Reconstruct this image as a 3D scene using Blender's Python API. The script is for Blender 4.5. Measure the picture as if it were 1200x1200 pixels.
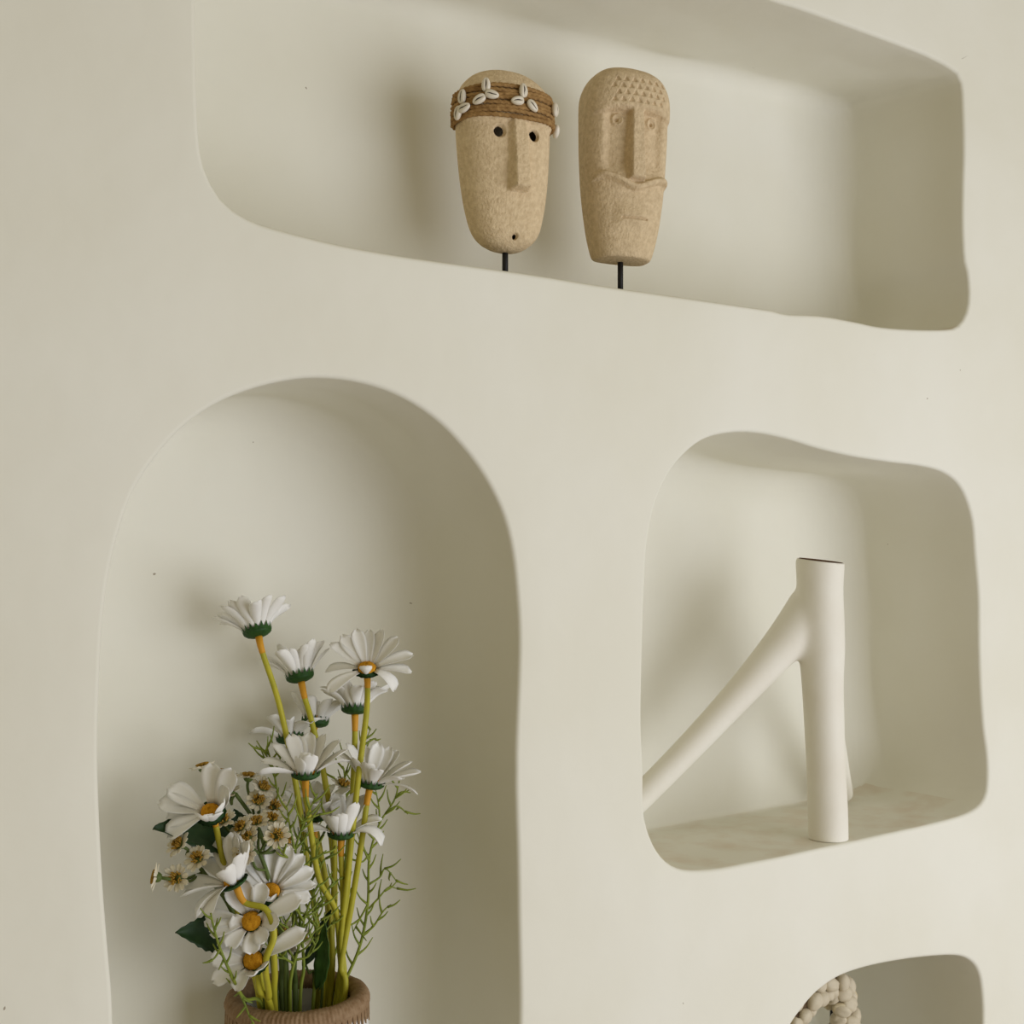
import bpy, bmesh, math, random
from mathutils import Vector, Matrix, noise
from mathutils.geometry import delaunay_2d_cdt

R = math.radians
random.seed(7)
for o in list(bpy.data.objects):
    bpy.data.objects.remove(o)
SC = bpy.context.scene
COL = SC.collection

# ------------------------------------------------------------------ camera
# the niche wall is the plane y = 0 (x along it, z up); the camera stands in front of it and looks obliquely to the right
YAW = R(36.3); D0 = 1.13; CZ = 1.45; FPX = 1500.0; HOR = 650.0
cam_d = bpy.data.cameras.new('camera')
cam = bpy.data.objects.new('camera', cam_d); COL.objects.link(cam)
cam.location = (0, -D0, CZ); cam.rotation_euler = (R(90), 0, -YAW)
cam_d.sensor_width = 36; cam_d.sensor_fit = 'HORIZONTAL'; cam_d.lens = FPX / 1200 * 36
cam_d.shift_y = (HOR - 600) / 1200; cam_d.clip_start = 0.02
SC.camera = cam
FW = Vector((math.sin(YAW), math.cos(YAW), 0)); RT = Vector((math.cos(YAW), -math.sin(YAW), 0)); UP = Vector((0, 0, 1))

# ------------------------------------------------------------------ light
SC.view_settings.view_transform = 'Standard'; SC.view_settings.look = 'None'
SC.view_settings.gamma = 1; SC.view_settings.use_curve_mapping = False
SC.view_settings.exposure = 0.0
w = bpy.data.worlds.new('world'); SC.world = w; w.use_nodes = True
bg = w.node_tree.nodes['Background']
bg.inputs['Color'].default_value = (1.0, 0.875, 0.57, 1); bg.inputs['Strength'].default_value = 0.345
def area(name, loc, target, sx, sy, power, color):
    l = bpy.data.lights.new(name, 'AREA'); l.shape = 'RECTANGLE'; l.size = sx; l.size_y = sy
    l.energy = power; l.color = color
    o = bpy.data.objects.new(name, l); COL.objects.link(o); o.location = loc
    o.rotation_euler = (Vector(target) - Vector(loc)).to_track_quat('-Z', 'Y').to_euler()
    return o
area('window_daylight', (1.85, -2.25, 1.1), (1.0, 0, 1.40), 2.4, 2.1, 46, (0.96, 1.0, 1.13))

# ------------------------------------------------------------------ helpers
def P(px, py, y):
    """photo pixel -> point on the plane at depth y behind the wall face"""
    d = FW + RT * ((px - 600) / FPX) + UP * ((HOR - py) / FPX)
    return Vector((0, -D0, CZ)) + d * ((y + D0) / d.y)

def cdir(r, u, t):
    """direction given as right / up / toward the viewer"""
    return (RT * r + UP * u - FW * t).normalized()

def catmull(pts, n, closed=False):
    pts = [Vector(p) for p in pts]; m = len(pts); out = []
    segs = m if closed else m - 1
    for i in range(segs):
        if closed:
            a, b, c, d = pts[i - 1], pts[i], pts[(i + 1) % m], pts[(i + 2) % m]
        else:
            b, c = pts[i], pts[i + 1]
            a = pts[i - 1] if i > 0 else b * 2 - c
            d = pts[i + 2] if i + 2 < m else c * 2 - b
        for k in range(n):
            t = k / n
            out.append(0.5 * ((2 * b) + (c - a) * t + (2 * a - 5 * b + 4 * c - d) * t * t + (3 * b - a - 3 * c + d) * t ** 3))
    if not closed: out.append(pts[-1])
    return out

def resample(pts, n, closed=True):
    q = list(pts) + ([pts[0]] if closed else [])
    L = [0]
    for a, b in zip(q, q[1:]): L.append(L[-1] + (b - a).length)
    out = []; j = 0
    for k in range(n):
        s = L[-1] * k / (n if closed else n - 1)
        while j < len(q) - 2 and L[j + 1] < s: j += 1
        f = (s - L[j]) / max(1e-9, L[j + 1] - L[j])
        out.append(q[j].lerp(q[j + 1], min(1, f)))
    return out

def mesh(name, verts, faces, mat=None, smooth=True):
    me = bpy.data.meshes.new(name); me.from_pydata([tuple(v) for v in verts], [], faces); me.update()
    if smooth:
        me.polygons.foreach_set('use_smooth', [True] * len(me.polygons))
    if mat: me.materials.append(mat)
    return me

def put(name, me, parent=None, mtx=None, **props):
    o = bpy.data.objects.new(name, me); COL.objects.link(o)
    if parent: o.parent = parent
    if mtx is not None: o.matrix_local = mtx
    for k, v in props.items(): o[k] = v
    return o

def thing(name, label, cat, loc=(0, 0, 0), rz=0, group=None):
    o = bpy.data.objects.new(name, None); COL.objects.link(o); o.empty_display_size = 0.02
    o.location = loc; o.rotation_euler = (0, 0, rz); o['label'] = label; o['category'] = cat
    if group: o['group'] = group
    return o

def tube(pts, rad, sides=8, closed=False, vs=None, fs=None, cap=True, rmod=None):
    """swept tube; rad a number or function of 0..1; appends to vs / fs"""
    vs = [] if vs is None else vs; fs = [] if fs is None else fs
    n = len(pts); base = len(vs)
    T = []
    for i in range(n):
        a = pts[i - 1] if (i > 0 or closed) else pts[i]
        b = pts[(i + 1) % n] if (i < n - 1 or closed) else pts[i]
        t = (b - a); T.append(t.normalized() if t.length > 1e-9 else Vector((0, 0, 1)))
    ref = Vector((0, 0, 1)) if abs(T[0].z) < 0.9 else Vector((1, 0, 0))
    nx = (ref - T[0] * ref.dot(T[0])).normalized()
    for i in range(n):
        nx = (nx - T[i] * nx.dot(T[i])).normalized(); ny = T[i].cross(nx)
        r = rad(i / max(1, n - 1)) if callable(rad) else rad
        for k in range(sides):
            a = 2 * math.pi * k / sides
            rr = r * (rmod(i, a) if rmod else 1)
            vs.append(pts[i] + nx * (rr * math.cos(a)) + ny * (rr * math.sin(a)))
    for i in range(n if closed else n - 1):
        j = (i + 1) % n
        for k in range(sides):
            l = (k + 1) % sides
            fs.append((base + i * sides + k, base + i * sides + l, base + j * sides + l, base + j * sides + k))
    if cap and not closed:
        fs.append(tuple(base + k for k in range(sides))[::-1])
        fs.append(tuple(base + (n - 1) * sides + k for k in range(sides)))
    return vs, fs

def frame(axis, spin=0):
    """rotation whose local z is the axis"""
    q = Vector(axis).to_track_quat('Z', 'Y')
    return q.to_matrix().to_4x4() @ Matrix.Rotation(spin, 4, 'Z')

# ------------------------------------------------------------------ materials
def mat(name, color, rough=0.8, var=None, nscale=20, bump=0, bscale=60, trans=0, spec=0.3, detail=6):
    m = bpy.data.materials.new(name); m.use_nodes = True; nt = m.node_tree; N = nt.nodes
    b = N['Principled BSDF']; b.inputs['Base Color'].default_value = (*color, 1); b.inputs['Roughness'].default_value = rough
    b.inputs['Specular IOR Level'].default_value = spec
    tc = N.new('ShaderNodeTexCoord')
    if var:
        n = N.new('ShaderNodeTexNoise'); n.inputs['Scale'].default_value = nscale; n.inputs['Detail'].default_value = detail
        nt.links.new(tc.outputs['Object'], n.inputs['Vector'])
        r = N.new('ShaderNodeValToRGB'); r.color_ramp.elements[0].position = 0.3; r.color_ramp.elements[1].position = 0.7
        r.color_ramp.elements[0].color = (*var, 1); r.color_ramp.elements[1].color = (*color, 1)
        nt.links.new(n.outputs['Fac'], r.inputs['Fac']); nt.links.new(r.outputs['Color'], b.inputs['Base Color'])
    if bump:
        n2 = N.new('ShaderNodeTexNoise'); n2.inputs['Scale'].default_value = bscale; n2.inputs['Detail'].default_value = 6
        nt.links.new(tc.outputs['Object'], n2.inputs['Vector'])
        bp = N.new('ShaderNodeBump'); bp.inputs['Strength'].default_value = bump; bp.inputs['Distance'].default_value = 0.002
        nt.links.new(n2.outputs['Fac'], bp.inputs['Height']); nt.links.new(bp.outputs['Normal'], b.inputs['Normal'])
    if trans:
        t = N.new('ShaderNodeBsdfTranslucent'); t.inputs['Color'].default_value = (*color, 1)
        mx = N.new('ShaderNodeMixShader'); mx.inputs[0].default_value = trans
        out = N['Material Output']
        nt.links.new(b.outputs[0], mx.inputs[1]); nt.links.new(t.outputs[0], mx.inputs[2]); nt.links.new(mx.outputs[0], out.inputs['Surface'])
    return m

def plaster():
    m = bpy.data.materials.new('lime_plaster'); m.use_nodes = True; nt = m.node_tree; N = nt.nodes; L = nt.links
    b = N['Principled BSDF']; b.inputs['Roughness'].default_value = 0.75; b.inputs['Specular IOR Level'].default_value = 0.2
    tc = N.new('ShaderNodeTexCoord')
    def nz(s, d):
        n = N.new('ShaderNodeTexNoise'); n.inputs['Scale'].default_value = s; n.inputs['Detail'].default_value = d
        L.new(tc.outputs['Object'], n.inputs['Vector']); return n
    n1 = nz(3.5, 5)
    r = N.new('ShaderNodeValToRGB'); r.color_ramp.elements[0].position = 0.35; r.color_ramp.elements[1].position = 0.65
    r.color_ramp.elements[0].color = (0.755, 0.730, 0.610, 1); r.color_ramp.elements[1].color = (0.79, 0.77, 0.665, 1)
    L.new(n1.outputs['Fac'], r.inputs['Fac'])
    # sparse tiny pits
    v = N.new('ShaderNodeTexVoronoi'); v.inputs['Scale'].default_value = 26; v.inputs['Randomness'].default_value = 1
    nv = nz(40, 2); mv = N.new('ShaderNodeMixRGB'); mv.inputs[0].default_value = 0.03
    L.new(tc.outputs['Object'], mv.inputs[1]); L.new(nv.outputs['Color'], mv.inputs[2]); L.new(mv.outputs[0], v.inputs['Vector'])
    lt = N.new('ShaderNodeMath'); lt.operation = 'LESS_THAN'; lt.inputs[1].default_value = 0.032; L.new(v.outputs['Distance'], lt.inputs[0])
    sep = N.new('ShaderNodeSeparateColor'); L.new(v.outputs['Color'], sep.inputs[0])
    gt = N.new('ShaderNodeMath'); gt.operation = 'GREATER_THAN'; gt.inputs[1].default_value = 0.88; L.new(sep.outputs[0], gt.inputs[0])
    mu = N.new('ShaderNodeMath'); mu.operation = 'MULTIPLY'; L.new(lt.outputs[0], mu.inputs[0]); L.new(gt.outputs[0], mu.inputs[1])
    mx = N.new('ShaderNodeMixRGB'); mx.inputs[2].default_value = (0.38, 0.33, 0.25, 1); L.new(mu.outputs[0], mx.inputs[0])
    L.new(r.outputs[0], mx.inputs[1])
    # dusty brown stains on the upward-facing shelves
    ge = N.new('ShaderNodeNewGeometry'); sx = N.new('ShaderNodeSeparateXYZ'); L.new(ge.outputs['True Normal'], sx.inputs[0])
    up = N.new('ShaderNodeMath'); up.operation = 'GREATER_THAN'; up.inputs[1].default_value = 0.8; L.new(sx.outputs['Z'], up.inputs[0])
    ns = nz(17, 6); rs = N.new('ShaderNodeMapRange'); rs.inputs[1].default_value = 0.45; rs.inputs[2].default_value = 0.68; rs.inputs[4].default_value = 0.6; L.new(ns.outputs['Fac'], rs.inputs[0])
    ms = N.new('ShaderNodeMath'); ms.operation = 'MULTIPLY'; L.new(up.outputs[0], ms.inputs[0]); L.new(rs.outputs[0], ms.inputs[1])
    m3 = N.new('ShaderNodeMixRGB'); m3.inputs[2].default_value = (0.66, 0.56, 0.42, 1); L.new(ms.outputs[0], m3.inputs[0]); L.new(mx.outputs[0], m3.inputs[1])
    L.new(m3.outputs[0], b.inputs['Base Color'])
    # trowelled relief: broad waves + fine grain
    n2 = nz(7, 3); n3 = nz(90, 4)
    b1 = N.new('ShaderNodeBump'); b1.inputs['Strength'].default_value = 0.22; b1.inputs['Distance'].default_value = 0.02
    b2 = N.new('ShaderNodeBump'); b2.inputs['Strength'].default_value = 0.10; b2.inputs['Distance'].default_value = 0.0015
    L.new(n2.outputs['Fac'], b1.inputs['Height']); L.new(n3.outputs['Fac'], b2.inputs['Height'])
    L.new(b1.outputs[0], b2.inputs['Normal']); L.new(b2.outputs[0], b.inputs['Normal'])
    return m

M = {
 'plaster': plaster(),
 'crackline': mat('crack_dark_plaster', (0.50, 0.46, 0.38), 0.95),  # darker plaster tone for the thin tubes that draw the cracks
 'floor': mat('terracotta_floor', (0.42, 0.36, 0.29), 0.7, (0.36, 0.30, 0.24), 4),
 'stone': mat('sandstone', (0.77, 0.61, 0.385), 0.95, (0.60, 0.455, 0.27), 170, 0.9, 330, spec=0.1, detail=12),
 'stone2': mat('sandstone_pale', (0.74, 0.585, 0.37), 0.95, (0.575, 0.44, 0.265), 170, 0.9, 330, spec=0.1, detail=12),
 'black': mat('black_iron', (0.012, 0.011, 0.010), 0.5),
 'hole': mat('hole_stone', (0.10, 0.065, 0.035), 0.95, spec=0.0),
 'rope': mat('jute_rope', (0.42, 0.255, 0.10), 0.9, (0.24, 0.13, 0.045), 130, 0.6, 500, spec=0.1),
 'cowrie': mat('cowrie_shell', (0.80, 0.75, 0.64), 0.35, (0.70, 0.62, 0.47), 60, spec=0.5),
 'slit': mat('cowrie_slit', (0.07, 0.05, 0.035), 0.8),
 'petal': mat('petal_white', (0.93, 0.92, 0.87), 0.6, (0.90, 0.88, 0.81), 60, 0.15, 150, trans=0.16, spec=0.2),
 'cream': mat('petal_cream', (0.88, 0.84, 0.70), 0.7, (0.76, 0.67, 0.44), 90, trans=0.2, spec=0.2),
 'disc': mat('flower_disc_orange', (0.72, 0.36, 0.025), 0.85, (0.52, 0.22, 0.012), 300, 0.8, 600, spec=0.1),
 'disc_small': mat('flower_disc_ochre', (0.56, 0.33, 0.05), 0.9, (0.30, 0.17, 0.03), 350, 0.6, 600, spec=0.1),
 'calyx': mat('calyx_green', (0.024, 0.085, 0.010), 0.6, (0.013, 0.05, 0.007), 120),
 'stem': mat('stem_yellow_green', (0.47, 0.42, 0.03), 0.5, (0.36, 0.34, 0.025), 60, 0.2, 150),
 'collar': mat('stem_collar_orange', (0.62, 0.30, 0.02), 0.6),
 'green_stem': mat('stem_green', (0.11, 0.15, 0.03), 0.6, (0.07, 0.10, 0.02), 50),
 'sprig': mat('sprig_green', (0.29, 0.34, 0.04), 0.6, (0.16, 0.22, 0.03), 40, trans=0.15),
 'leaf': mat('leaf_dark_green', (0.022, 0.055, 0.014), 0.55, (0.012, 0.034, 0.010), 60, 0.3, 120, spec=0.3),
 'leaf2': mat('leaf_mid_green', (0.06, 0.14, 0.025), 0.5, (0.03, 0.08, 0.015), 60, 0.3, 120, spec=0.4),
 'raffia': mat('raffia', (0.32, 0.215, 0.12), 0.75, (0.22, 0.13, 0.06), 150, 0.4, 300),
 'ceramic': mat('white_ceramic', (0.80, 0.78, 0.74), 0.5, (0.74, 0.72, 0.67), 30),
 'branch': mat('whitewashed_wood', (0.82, 0.79, 0.685), 0.6, (0.78, 0.735, 0.62), 14, 0.15, 50),
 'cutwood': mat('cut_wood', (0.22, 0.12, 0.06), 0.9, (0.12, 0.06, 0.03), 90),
 'bead': mat('pale_shell', (0.66, 0.59, 0.44), 0.5, (0.56, 0.48, 0.33), 50, 0.2, 100),
 'ring': mat('shell_edge', (0.74, 0.68, 0.50), 0.45, (0.50, 0.38, 0.18), 70),
 'cord': mat('brown_cord', (0.13, 0.085, 0.045), 0.9),
}

# ------------------------------------------------------------------ the wall with its four niches
def outline(px, extra=()):
    pts = [P(a, b, 0) for a, b in px]
    pts = [Vector((p.x, p.z)) for p in pts] + [Vector((x, CZ + z)) for x, z in extra]
    return resample(catmull(pts, 8, True), 200)

TOP = outline([(229,0),(230,60),(231,120),(235,180),(245,212),(262,238),(290,257),(330,270),(400,287),(470,299),(540,309),(620,320),(700,333),(780,345),(860,357),(905,364),(920,368),(960,370),(1000,377),(1030,383),(1070,386),(1108,386),(1122,382),(1132,368),(1136,348),(1135,320),(1131,300),(1130,250),(1131,180),(1130,130),(1128,97),(1120,83),(1090,66),(1040,46),(985,26),(940,10),(900,-3),(800,-40),(700,-77),(550,-132),(400,-188),(300,-224),(262,-236),(240,-228),(230,-195),(228,-100)])
ARCH = outline([(133,1200),(128,1120),(122,1040),(118,960),(116,880),(118,800),(122,730),(130,670),(142,620),(158,575),(180,540),(210,505),(245,478),(280,461),(320,449),(360,443),(395,444),(430,450),(465,462),(500,482),(530,508),(560,545),(580,580),(592,610),(600,645),(605,690),(608,740),(607,800),(605,870),(605,930),(607,1000),(608,1060),(610,1140),(610,1200)],
               [(.838,-.62),(.838,-.735),(.825,-.765),(.79,-.775),(.7,-.775),(.6,-.775),(.5,-.775),(.44,-.775),(.41,-.765),(.396,-.735),(.392,-.62)])
MID = outline([(755,905),(753,840),(755,760),(757,700),(760,640),(768,595),(782,560),(800,535),(825,515),(855,507),(885,507),(920,514),(960,526),(1000,535),(1040,541),(1080,546),(1105,553),(1122,565),(1133,585),(1140,612),(1143,650),(1147,700),(1148,760),(1150,810),(1153,850),(1158,885),(1159,915),(1156,935),(1145,948),(1125,957),(1090,966),(1050,975),(1000,986),(960,994),(920,1003),(880,1011),(850,1017),(825,1020),(800,1019),(782,1010),(768,992),(758,965),(755,940)])
LOW = outline([(1153,1200),(1152,1165),(1148,1140),(1138,1126),(1120,1120),(1085,1122),(1050,1127),(1015,1135),(985,1146),(960,1163),(942,1183),(928,1203),(918,1225),(913,1255)],
              [(1.215,-.80),(1.225,-.88),(1.25,-.915),(1.30,-.93),(1.4,-.93),(1.5,-.93),(1.6,-.93),(1.66,-.92),(1.70,-.885),(1.705,-.82)])

def inside(p, poly):
    c = False; n = len(poly); x, y = p
    j = n - 1
    for i in range(n):
        a, b = poly[i], poly[j]
        if (a.y > y) != (b.y > y) and x < (b.x - a.x) * (y - a.y) / (b.y - a.y) + a.x: c = not c
        j = i
    return c

def area2(poly):
    return sum(a.x * b.y - b.x * a.y for a, b in zip(poly, poly[1:] + poly[:1]))

def wave(x, z):
    return 0.004 * noise.noise(Vector((x * 2.6, 3.1, z * 2.6))) + 0.0012 * noise.noise(Vector((x * 9, 1.7, z * 9)))

def top_warp(x, z, t):
    if z > CZ + .5: z += t * (-.032 + .047 * (x - .75) / .9)
    return x, z
def arch_warp(x, z, t):
    return x, z
def mid_warp(x, z, t):
    return x, z

bm = bmesh.new()
def add_faces(verts, tris):
    vs = [bm.verts.new(v) for v in verts]
    for t in tris:
        try: bm.faces.new([vs[i] for i in t])
        except ValueError: pass

holes = []
LIP = 0.0055
for poly, depth, warp, fil in ((TOP, .226, top_warp, .030), (ARCH, .195, arch_warp, .040), (MID, .222, mid_warp, .030), (LOW, .34, mid_warp, .03)):
    if area2(poly) < 0: poly.reverse()
    n = len(poly)
    nrm = []
    for i in range(n):
        t = (poly[(i + 2) % n] - poly[i - 2]).normalized(); nrm.append(Vector((t.y, -t.x)))     # outward of the hole
    rings = []
    for k in range(7):                                  # rounded lip
        a = k / 6 * math.pi / 2
        rings.append([(poly[i] + nrm[i] * (LIP * (1 - math.sin(a))), LIP * (1 - math.cos(a)), 0) for i in range(n)])
    for k in range(1, 13):                              # side
        t = k / 12
        rings.append([(poly[i] + nrm[i] * (0.004 * noise.noise(Vector((poly[i].x * 6, t * 2.0, poly[i].y * 6))) * min(1, t * 2)),
                       LIP + (depth - LIP - fil) * t, t * .9) for i in range(n)])
    def rad(i):                                         # softer corners at the sides, tighter on the floor
        dn = max(0, -nrm[i].y)
        return fil * (1 - .68 * dn)
    for k in range(1, 8):
        a = k / 7 * math.pi / 2
        rings.append([(poly[i] - nrm[i] * (rad(i) * (1 - math.cos(a))), depth - fil + (fil - rad(i)) * min(1, k / 2) + rad(i) * math.sin(a) * 1.0 - 0 if rad(i) < fil else depth - fil + fil * math.sin(a), .9 + .1 * k / 7) for i in range(n)])
    # keep the fillet monotone in depth
    V = []
    for ri, r in enumerate(rings):
        for i, (p, y, t) in enumerate(r):
            x, z = warp(p.x, p.y, t)
            y = min(y, depth)
            V.append((x, y + wave(p.x, p.y) * (1 - t), z))
    F = []
    for a in range(len(rings) - 1):
        for i in range(n):
            j = (i + 1) % n
            F.append((a * n + i, a * n + j, (a + 1) * n + j, (a + 1) * n + i))
    add_faces(V, F)
    last = [Vector((V[(len(rings) - 1) * n + i][0], V[(len(rings) - 1) * n + i][2])) for i in range(n)]
    res = delaunay_2d_cdt(last, [(i, (i + 1) % n) for i in range(n)], [], 0, 1e-6)
    tris = [f for f in res[2] if inside(sum((res[0][i] for i in f), Vector((0, 0))) / 3, last)]
    add_faces([(v.x, depth, v.y) for v in res[0]], tris)
    holes.append([poly[i] + nrm[i] * LIP for i in range(n)])

pts = []; edges = []
for h in holes:
    b0 = len(pts); pts += h
    edges += [(b0 + i, b0 + (i + 1) % len(h)) for i in range(len(h))]
x = -0.8
gx = [-.8, -.6, -.4] + [-.25 + .025 * i for i in range(110)] + [2.7, 2.9, 3.1]
gz = [0, .15] + [.3 + .025 * i for i in range(92)] + [2.65, 2.8]
bb = [(min(p.x for p in h), max(p.x for p in h), min(p.y for p in h), max(p.y for p in h)) for h in holes]
for x in gx:
    for z in gz:
        ok = True
        for h, (a, b, c, d) in zip(holes, bb):
            if a - .015 < x < b + .015 and c - .015 < z < d + .015:
                if inside((x, z), h) or min((p - Vector((x, z))).length_squared for p in h) < .012 ** 2: ok = False; break
        if ok: pts.append(Vector((x, z)))
res = delaunay_2d_cdt(pts, edges, [], 0, 1e-6)
tris = []
for f in res[2]:
    c = sum((res[0][i] for i in f), Vector((0, 0))) / 3
    if not any(a < c.x < b and e < c.y < d and inside(c, h) for h, (a, b, e, d) in zip(holes, bb)): tris.append(f)
add_faces([(v.x, wave(v.x, v.y), v.y) for v in res[0]], tris)
bmesh.ops.remove_doubles(bm, verts=bm.verts, dist=2e-4)
bmesh.ops.recalc_face_normals(bm, faces=bm.faces)
me = bpy.data.meshes.new('wall_back'); bm.to_mesh(me); bm.free()
me.polygons.foreach_set('use_smooth', [True] * len(me.polygons)); me.materials.append(M['plaster'])
put('wall_back', me, kind='structure', label='cream lime plaster wall with four hand-shaped niches')
fl = mesh('floor', [(-3, .3, 0), (-3, -6, 0), (5, -6, 0), (5, .3, 0), (-3, .3, -.1), (-3, -6, -.1), (5, -6, -.1), (5, .3, -.1)],
          [(0, 1, 2, 3), (7, 6, 5, 4), (0, 4, 5, 1), (1, 5, 6, 2), (2, 6, 7, 3), (3, 7, 4, 0)], M['floor'], False)
put('floor', fl, kind='structure', label='brown earthen room floor below the plaster wall')

def crack(pxs, r_):
    vs, fs = tube(catmull([P(*q) for q in pxs], 5), r_, 5)
    put('crack', mesh('crack', vs, fs, M['crackline']), bpy.data.objects['wall_back'])
crack([(1127,69,.0),(1140,62,.0),(1150,58,.0),(1163,46,.0),(1172,40,.0),(1186,26,.0),(1200,14,.0),(1215,4,.0)], .00045)
crack([(1121,84,.012),(1112,89,.03),(1104,93,.05),(1098,98,.066),(1090,100,.08)], .0012)
Z_TOP = CZ + .316; Z_MID = CZ - .3815; Z_ARCH = CZ - .775; Z_LOW = CZ - .93

# ------------------------------------------------------------------ the two stone masks
def lerp_tab(tab, v):
    for (a, x), (b, y) in zip(tab, tab[1:]):
        if v <= b:
            t = (v - a) / (b - a); t = t * t * (3 - 2 * t) if False else t
            return x + (y - x) * t
    return tab[-1][1]

def smooth_tab(tab):
    pts = catmull([Vector((a, b)) for a, b in tab], 12)
    return lambda v: lerp_tab([(p.x, p.y) for p in pts], v)

def sstep(a, b, x):
    t = max(0, min(1, (x - a) / (b - a))); return t * t * (3 - 2 * t)

class Mask:
    """body = stacked superellipse sections: half-width W(z), front depth F(z), back depth B(z); faces -y"""
    def __init__(s, H, W, F, B, front_pow=0.85):
        s.H, s.W, s.F, s.B, s.fp = H, W, F, B, front_pow
    def pt(s, phi, z, grow=0.0):
        c, n = math.cos(phi), math.sin(phi)          # n>0 : front
        w_ = s.W(z) + grow
        x_ = w_ * math.copysign(abs(c) ** .9, c)
        d = (s.F(z) + grow) if n > 0 else (s.B(z) + grow)
        y_ = -d * math.copysign(abs(n) ** (s.fp if n > 0 else .5), n)
        return Vector((x_, y_, z))
    def build(s, disp, nphi=300, nz=300):
        V = []; Fc = []
        zs = [s.H * (0.5 - 0.5 * math.cos(math.pi * (0.004 + 0.992 * i / (nz - 1)))) * .5 + .5 * s.H * (0.004 + .992 * i / (nz - 1)) for i in range(nz)]
        for z in zs:
            for k in range(nphi):
                # two thirds of the columns on the front
                u = k / nphi
                phi = (u / .72) * math.pi if u < .72 else math.pi + (u - .72) / .28 * math.pi
                p = s.pt(phi, z)
                if u < .72: p = disp(p, math.sin(phi))
                V.append(p)
        for i in range(nz - 1):
            for k in range(nphi):
                l = (k + 1) % nphi
                Fc.append((i * nphi + l, i * nphi + k, (i + 1) * nphi + k, (i + 1) * nphi + l))
        Fc.append(tuple(range(nphi))); Fc.append(tuple((nz - 1) * nphi + k for k in range(nphi))[::-1])
        return V, Fc

def stand(root, z_hang, rod_y):
    vs, fs = tube([Vector((0, rod_y, 0.010)), Vector((0, rod_y, z_hang * .5)), Vector((0, rod_y, z_hang))], 0.0036, 12)
    put('stand_rod', mesh('stand_rod', vs, fs, M['black']), root)
    b = bmesh.new(); bmesh.ops.create_cube(b, size=1)
    for v in b.verts: v.co = Vector((v.co.x * .055, v.co.y * .055 + rod_y, v.co.z * .010 + .005))
    bmesh.ops.bevel(b, geom=b.edges[:], offset=.0015, segments=2, affect='EDGES')
    m_ = bpy.data.meshes.new('stand_base'); b.to_mesh(m_); b.free(); m_.materials.append(M['black'])
    put('stand_base', m_, root)

# -- mask with the rope headband
W1 = smooth_tab([(0,.004),(.0012,.013),(.004,.0215),(.009,.030),(.017,.038),(.028,.0435),(.05,.0490),(.08,.0535),(.11,.0562),(.143,.0580),(.17,.0575),(.19,.0530),(.203,.0425),(.210,.0290),(.2135,.0150),(.2145,.004)])
F1 = smooth_tab([(0,.004),(.0012,.010),(.004,.016),(.009,.0215),(.017,.027),(.03,.0315),(.06,.036),(.1,.0385),(.14,.039),(.17,.0385),(.19,.035),(.203,.027),(.210,.019),(.2135,.010),(.2145,.003)])
B1 = smooth_tab([(0,.004),(.004,.010),(.017,.018),(.06,.024),(.14,.026),(.19,.022),(.205,.013),(.2145,.003)])
m1 = Mask(.2145, W1, F1, B1)
def disp1(p, n):
    x, y, z = p
    f = 0.0
    nz_ = noise.noise(Vector((x * 60, 5, z * 60))) * .0005
    # forehead / brow ledge above the eyes
    f += .0050 * sstep(.1425, .1480, z) * sstep(.205, .180, z)
    # nose: flat-topped wedge, stronger towards its tip
    tz = (.150 - z) / (.150 - .0655)
    if tz > -0.2:
        hw = .0070 + .0022 * max(0, tz)
        h = .0068 + .010 * max(0, min(1, tz))
        e = (1 - sstep(hw - .001, hw + .0062, abs(x))) * sstep(.0630, .0685, z)
        f = max(f, h * e) if z < .152 else f
    # eye holes and a chin hole
    for ex, ez, er in ((-.0225, .1325, .0068), (.0225, .1325, .0068)):
        d = math.hypot(x - ex, z - ez); f -= .0045 * (1 - sstep(er - .0008, er + .0010, d))
    d = math.hypot(x - .001, z - .0150); f -= .004 * (1 - sstep(.0028, .0042, d))
    f -= .0010 * (1 - sstep(.006, .015, d))
    return Vector((x, y - f + nz_, z))
T1 = P(592, 300, .105)
lift1 = CZ + (650 - 297) / FPX * ((T1 - Vector((0, -D0, CZ))).dot(FW)) - Z_TOP
mask_a = thing('stone_mask', 'carved sandstone mask with a rope headband and cowrie shells, in the top niche', 'mask', (T1.x, T1.y, Z_TOP), R(-9), 'stone masks on stands')
stand(mask_a, lift1 + .02, 0)
LM1 = Matrix.Translation((0, 0, lift1)) @ Matrix.Rotation(R(-1.2), 4, 'Y')
vs, fs = m1.build(disp1)
def in_hole(v):
    return v.y < 0 and any(math.hypot(v.x - ex, v.z - ez) < er for ex, ez, er in ((-.0225, .1325, .0062), (.0225, .1325, .0062), (.001, .0150, .0030)))
hole_v = [in_hole(v) for v in vs]
fs = [f for f in fs if not all(hole_v[i] for i in f)]          # the eye and chin holes open into the hollow mask
body = put('mask_body', mesh('mask_body', vs, fs, M['stone']), mask_a, LM1)
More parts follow.
